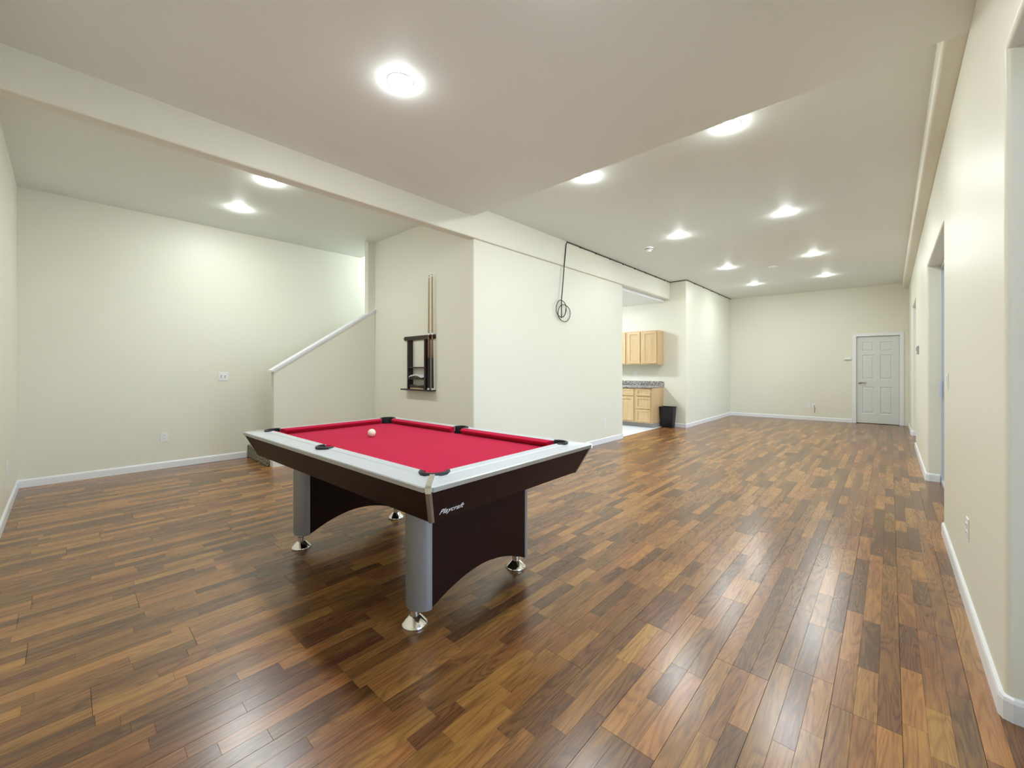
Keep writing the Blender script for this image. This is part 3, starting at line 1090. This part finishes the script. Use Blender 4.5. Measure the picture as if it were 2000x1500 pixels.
# legs, end panels, feet
def arch_panel(x0, x1):
    bm = bmesh.new()
    n = 24
    lo, hi = [], []
    ys = [-0.36 + 0.72 * k / n for k in range(n + 1)]
    def az(y):
        t = abs(y) / 0.36
        return 0.105 + 0.092 * math.cos(min(1, t / 0.97) * PI / 2) ** 0.85
    for x in (x0, x1):
        lo.append([bm.verts.new((x, y, az(y))) for y in ys])
        hi.append([bm.verts.new((x, y, 0.655)) for y in ys])
    for k in range(n):
        for i, sgn in ((0, 1), (1, -1)):
            bm.faces.new((lo[i][k], lo[i][k + 1], hi[i][k + 1], hi[i][k]))
        bm.faces.new((lo[0][k], lo[0][k + 1], lo[1][k + 1], lo[1][k]))
        bm.faces.new((hi[0][k], hi[0][k + 1], hi[1][k + 1], hi[1][k]))
    for k in (0, n):
        bm.faces.new((lo[0][k], hi[0][k], hi[1][k], lo[1][k]))
    return bm
for sx in (-1, 1):
    xa, xb = sorted((sx * 0.606, sx * 0.772))
    obj('end_panel', arch_panel(xa, xb), ESPRESSO, tb)
    for sy in (-1, 1):
        bm = bmesh.new()
        n = 20
        outl = [(sx * 0.690 + 0.086 * math.cos(PI * k / n), sy * (0.3605 + 0.074 * math.sin(PI * k / n))) for k in range(n + 1)]
        if sy < 0:
            outl.reverse()
        add_prism(bm, outl, 0.098, 0.655)
        lg = obj('leg', bm, LEGM, tb, True)
        fx, fyy = sx * 0.676, sy * 0.392
        obj('foot', lathe([(0, 0), (0.062, 0), (0.064, 0.003), (0.064, 0.010), (0.061, 0.014), (0.030, 0.046), (0.0245, 0.050), (0.0245, 0.078), (0.022, 0.080), (0.015, 0.081), (0.015, 0.098), (0, 0.098)],
                          fx, fyy, 0, 36), CHROME, lg, True)
# lettering on the end apron
cu = bpy.data.curves.new('lettering', 'FONT')
cu.body = 'Playcraft'
cu.size = 0.0345
cu.shear = 0.30
cu.extrude = 0.0004
cu.offset = 0.0001
cu.space_character = 1.04
to = bpy.data.objects.new('lettering', cu)
COL.objects.link(to)
dg = bpy.context.evaluated_depsgraph_get()
lm = bpy.data.meshes.new_from_object(to.evaluated_get(dg))
bpy.data.objects.remove(to)
wmax = max(v.co.x for v in lm.vertices)
lm.transform(Matrix.Diagonal((0.137 / wmax, 1.05, 1, 1)))
lm.materials.clear()
lm.materials.append(LETTER)
lo = bpy.data.objects.new('lettering', lm)
COL.objects.link(lo)
lo.parent = east
up = Vector((0.064, 0, 0.1525)).normalized()
rt_ = Vector((0, 1, 0))
nn = rt_.cross(up)
zb = 0.668
xbse = HL - (0.014 + (0.7925 - zb) * 0.064 / 0.1525) + 0.0008
M = Matrix((rt_, up, nn)).transposed().to_4x4()
lo.matrix_local = Matrix.Translation((xbse, -0.530, zb)) @ M
# cue ball
c, s = math.cos(TR), math.sin(TR)
bx, by = -0.347, -0.031
bm = bmesh.new()
bmesh.ops.create_uvsphere(bm, u_segments=32, v_segments=20, radius=0.0286)
tag(obj('cue_ball', bm, IVORY, smooth=True, loc=(TX + c * bx - s * by, TY + s * bx + c * by, 0.783 + 0.0286)), 'single ivory white cue ball on the red felt', 'ball')

# ------------------------------------------------------------------ cue rack on the alcove end wall
rk = thing('cue_rack', 'dark mahogany wall rack for pool cues with small shelves', 'cue rack', (0, YA, 0))
obj('top_bar', box(-5.06, -4.355, -0.024, 0, 1.672, 1.728, bevel=0.004), RACKW, rk)
kb = lathe([(0, 0), (0.010, 0), (0.012, 0.010), (0.008, 0.020), (0, 0.024)], seg=14)
bmesh.ops.transform(kb, matrix=Matrix.Translation((-5.06, -0.012, 1.70)) @ Matrix.Rotation(-PI / 2, 4, 'Y'), verts=kb.verts)
obj('end_knob', kb, RACKW, rk, True)
obj('base_shelf', box(-5.03, -4.355, -0.105, 0, 0.985, 1.003, bevel=0.003), RACKW, rk)
for x in (-4.885, -4.495):
    obj('upright', box(x - 0.012, x + 0.012, -0.082, 0, 1.003, 1.6715, bevel=0.002), RACKW, rk)
for z in (1.295, 1.143):
    obj('shelf', box(-4.873, -4.507, -0.080, 0, z - 0.008, z + 0.008, bevel=0.002), RACKW, rk)
def pcue(name_label, x, lean, top):
    y = -0.052
    t = thing('pool_cue', name_label, 'cue', (x, YA - 0.040, 1.003), 0, 'pool cues in the wall rack')
    zs = top - 1.003
    def P(z):
        return (lean * z / zs, 0, z)
    obj('bumper', tube([P(0.0), P(0.022)], 0.0145, 14), CLOTHW, t, True)
    obj('butt', tube([P(0.022), P(0.42)], 0.0145, 14, radii=[0.0145, 0.0125]), BLACK, t, True)
    obj('forearm', tube([P(0.42), P(0.72)], 0.0125, 14, radii=[0.0125, 0.0108]), CUED, t, True)
    # inlaid splice points running up from the butt
    for a in range(4):
        b = bmesh.new()
        ang2 = PI / 4 + a * PI / 2
        q0 = Vector(P(0.42)) + Vector((math.cos(ang2), math.sin(ang2), 0)) * 0.0103
        q1 = Vector(P(0.60)) + Vector((math.cos(ang2), math.sin(ang2), 0)) * 0.0098
        add_tube(b, [q0, q1], 0.003, 6, radii=[0.0034, 0.0008])
        obj('splice', b, BLACK, t)
    obj('joint_ring', tube([P(0.72), P(0.74)], 0.0112, 14), CHROME, t, True)
    obj('shaft', tube([P(0.74), P(zs - 0.03)], 0.0105, 14, radii=[0.0106, 0.0066]), CUEW, t, True)
    obj('ferrule', tube([P(zs - 0.03), P(zs - 0.008)], 0.0066, 12), CLOTHW, t, True)
    obj('tip', tube([P(zs - 0.008), P(zs)], 0.0066, 12), BLACK, t, True)
    return t
pcue('left one of the two pool cues standing in the rack', -4.464, 0.012, 2.500)
pcue('right one of the two pool cues standing in the rack', -4.372, -0.014, 2.506)
for x in (-4.458, -4.380):
    for q in (-1, 1):
        obj('clip', box(x + q * 0.0165 - 0.003, x + q * 0.0165 + 0.003, -0.048, -0.024, 1.69, 1.71, bevel=0.001), BLACK, rk)
# cloth draped over a dark block on the middle shelf
bm = bmesh.new()
def sheet(bm, nx, ny, fn, th):
    top = [[bm.verts.new(fn(i / nx, j / ny)) for j in range(ny + 1)] for i in range(nx + 1)]
    bot = [[bm.verts.new(Vector(fn(i / nx, j / ny)) - Vector((0, 0, th))) for j in range(ny + 1)] for i in range(nx + 1)]
    for i in range(nx):
        for j in range(ny):
            bm.faces.new((top[i][j], top[i + 1][j], top[i + 1][j + 1], top[i][j + 1]))
            bm.faces.new((bot[i][j], bot[i][j + 1], bot[i + 1][j + 1], bot[i + 1][j]))
    for i in range(nx):
        bm.faces.new((top[i][0], bot[i][0], bot[i + 1][0], top[i + 1][0]))
        bm.faces.new((top[i][ny], top[i + 1][ny], bot[i + 1][ny], bot[i][ny]))
    for j in range(ny):
        bm.faces.new((top[0][j], top[0][j + 1], bot[0][j + 1], bot[0][j]))
        bm.faces.new((top[nx][j], bot[nx][j], bot[nx][j + 1], top[nx][j + 1]))
    return bm
sheet(bm, 20, 8, lambda u, v: (-4.862 + 0.345 * u, YA - 0.076 + 0.070 * v, 1.174 + 0.026 * math.sin(PI * min(1, u * 1.25)) + 0.003 * math.sin(14 * u + 5 * v) + (0 if u > 0.08 else (u - 0.08) * 0.06)), 0.012)
tag(obj('cloth', bm, CLOTHW, smooth=True), 'white folded cloth on the middle shelf of the cue rack', 'cloth')
bm = bmesh.new()
n = 16
prof_b = [(-4.76 + 0.245 * k / n, 1.1512 + 0.0120 * math.sin(PI * k / n)) for k in range(n + 1)]
A = [bm.verts.new((x, YA - 0.079, z)) for x, z in prof_b]
B = [bm.verts.new((x, YA - 0.02, z)) for x, z in prof_b]
bm.faces.new(A)
bm.faces.new(list(reversed(B)))
for i in range(len(prof_b)):
    j = (i + 1) % len(prof_b)
    bm.faces.new((A[i], A[j], B[j], B[i]))
tag(obj('bridge_head', bm, BLACK), 'low black arched piece under the white cloth in the cue rack', 'cue accessory')
br = thing('table_brush', 'dark wooden table brush with tan bristles on the rack base shelf', 'brush', (-4.69, YA - 0.05, 1.003))
bm = bmesh.new()
n = 20
up_ = [(-0.165 + 0.33 * k / n, 0.040 + 0.018 * (1 - abs(math.sin(PI * k / n)) ** 2 * 0.7)) for k in range(n + 1)]
dn = [(-0.165 + 0.33 * k / n, 0.018 + 0.010 * math.sin(PI * k / n) * 0.6) for k in range(n + 1)]
A1 = [bm.verts.new((x, -0.022, z)) for x, z in up_]
A0 = [bm.verts.new((x, -0.022, z)) for x, z in dn]
B1 = [bm.verts.new((x, 0.022, z)) for x, z in up_]
B0 = [bm.verts.new((x, 0.022, z)) for x, z in dn]
for k in range(n):
    bm.faces.new((A0[k], A0[k + 1], A1[k + 1], A1[k]))
    bm.faces.new((B0[k], B1[k], B1[k + 1], B0[k + 1]))
    bm.faces.new((A1[k], A1[k + 1], B1[k + 1], B1[k]))
    bm.faces.new((A0[k], B0[k], B0[k + 1], A0[k + 1]))
bm.faces.new((A0[0], A1[0], B1[0], B0[0]))
bm.faces.new((A0[n], B0[n], B1[n], A1[n]))
obj('handle', bm, RACKW, br, True)
obj('bristles', box(-0.155, 0.155, -0.018, 0.018, 0, 0.019), BRISTLE, br)

# ------------------------------------------------------------------ kitchen cabinets
def shaker(x0, x1, z0, z1, yf, fw=0.055, th=0.019):
    """shaker front: frame and recessed panel, front face at yf (facing -y)"""
    bm = wall_grid([x0, x0 + fw, x1 - fw, x1], [z0, z0 + fw, z1 - fw, z1], [(x0 + fw, x1 - fw, z0 + fw, z1 - fw)], th,
                   lambda u, v, w: Vector((u, yf + w, v)))
    es = [e for e in bm.edges if all(abs(v.co.y - yf) < 1e-5 for v in e.verts) and len(e.link_faces) == 2 and abs(e.calc_face_angle(0)) > 1.0]
    bmesh.ops.bevel(bm, geom=es, offset=0.003, segments=1, affect='EDGES')
    add_box(bm, x0 + fw - 0.002, x1 - fw + 0.002, yf + 0.011, yf + th - 0.001, z0 + fw - 0.002, z1 - fw + 0.002)
    return bm
def upper(x0, x1, doors, label):
    t = thing('wall_cabinet', label, 'cabinet', (0, 0, 0), 0, 'maple wall cabinets')
    obj('body', box(x0, x1, YK - 0.315, YK, 1.372, 2.125, bevel=0.002), MAPLE, t)
    for a, b in doors:
        obj('door', shaker(a, b, 1.392, 2.105, YK - 0.335), MAPLE, t)
upper(-4.465, -3.740, [(-4.435, -4.145), (-4.080, -3.762)], 'maple wall cabinet nearest the opening, two shaker doors')
upper(-5.190, -4.466, [(-5.165, -4.865), (-4.800, -4.497)], 'maple wall cabinet mostly hidden behind the white partition')
def lower(x0, x1, fronts, label):
    t = thing('base_cabinet', label, 'cabinet', (0, 0, 0), 0, 'maple base cabinets')
    obj('body', box(x0, x1, YK - 0.60, YK - 0.002, 0.100, 0.858, bevel=0.002), MAPLE, t)
    obj('toe_kick', box(x0, x1 - 0.001, YK - 0.53, YK - 0.002, 0.003, 0.0995), TOEK, t)
    for kind, a, b, z0, z1 in fronts:
        obj(kind, shaker(a, b, z0, z1, YK - 0.620, 0.042 if kind == 'drawer' else 0.055), MAPLE, t)
lower(-4.127, -3.745, [('drawer', -4.097, -3.775, 0.690, 0.844), ('drawer', -4.097, -3.775, 0.412, 0.662), ('drawer', -4.097, -3.775, 0.132, 0.390)],
      'maple base cabinet with three drawers beside the dark wastebasket')
lower(-4.890, -4.128, [('drawer', -4.480, -4.157, 0.690, 0.844), ('door', -4.480, -4.157, 0.140, 0.662),
                       ('drawer', -4.860, -4.535, 0.690, 0.844), ('door', -4.860, -4.535, 0.140, 0.662)],
      'maple base cabinet with doors, left of the three drawers')
ct = thing('countertop', 'speckled grey-brown counter with a low backsplash', 'countertop', (0, 0, 0))
obj('slab', box(-4.90, -3.732, YK - 0.645, YK, 0.859, 0.898, bevel=0.008), GRANITE, ct, True)
obj('backsplash', box(-4.90, -3.732, YK - 0.022, YK, 0.8985, 0.995, bevel=0.005), GRANITE, ct, True)

# wastebasket: tapered, rounded rectangle, open top
wb = thing('wastebasket', 'tapered dark navy plastic wastebasket beside the base cabinet', 'wastebasket', (-3.575, 8.945, 0))
def rr(w, d, r):
    return rounded([(-w / 2, -d / 2), (w / 2, -d / 2), (w / 2, d / 2), (-w / 2, d / 2)], {0: r, 1: r, 2: r, 3: r}, 5)
bm = bmesh.new()
lv = [(0.225, 0.165, 0.03, 0.0), (0.24, 0.178, 0.03, 0.02), (0.295, 0.222, 0.03, 0.44), (0.287, 0.214, 0.03, 0.44), (0.232, 0.170, 0.03, 0.012)]
rings = [[bm.verts.new((x, y, z)) for x, y in rr(w, d, r)] for w, d, r, z in lv]
for A, B in zip(rings, rings[1:]):
    for i in range(len(A)):
        j = (i + 1) % len(A)
        bm.faces.new((A[i], A[j], B[j], B[i]))
bm.faces.new(list(reversed(rings[0])))
bm.faces.new(rings[-1])
obj('bucket', bm, BIN, wb, True)
bm = bmesh.new()
lv = [(0.296, 0.223, 0.03, 0.432), (0.322, 0.248, 0.035, 0.436), (0.322, 0.248, 0.035, 0.446), (0.312, 0.238, 0.032, 0.450), (0.288, 0.214, 0.03, 0.446)]
rings = [[bm.verts.new((x, y, z)) for x, y in rr(w, d, r)] for w, d, r, z in lv]
for k in range(len(rings)):
    A, B = rings[k], rings[(k + 1) % len(rings)]
    for i in range(len(A)):
        j = (i + 1) % len(A)
        bm.faces.new((A[i], A[j], B[j], B[i]))
obj('rim', bm, BIN, wb, True)
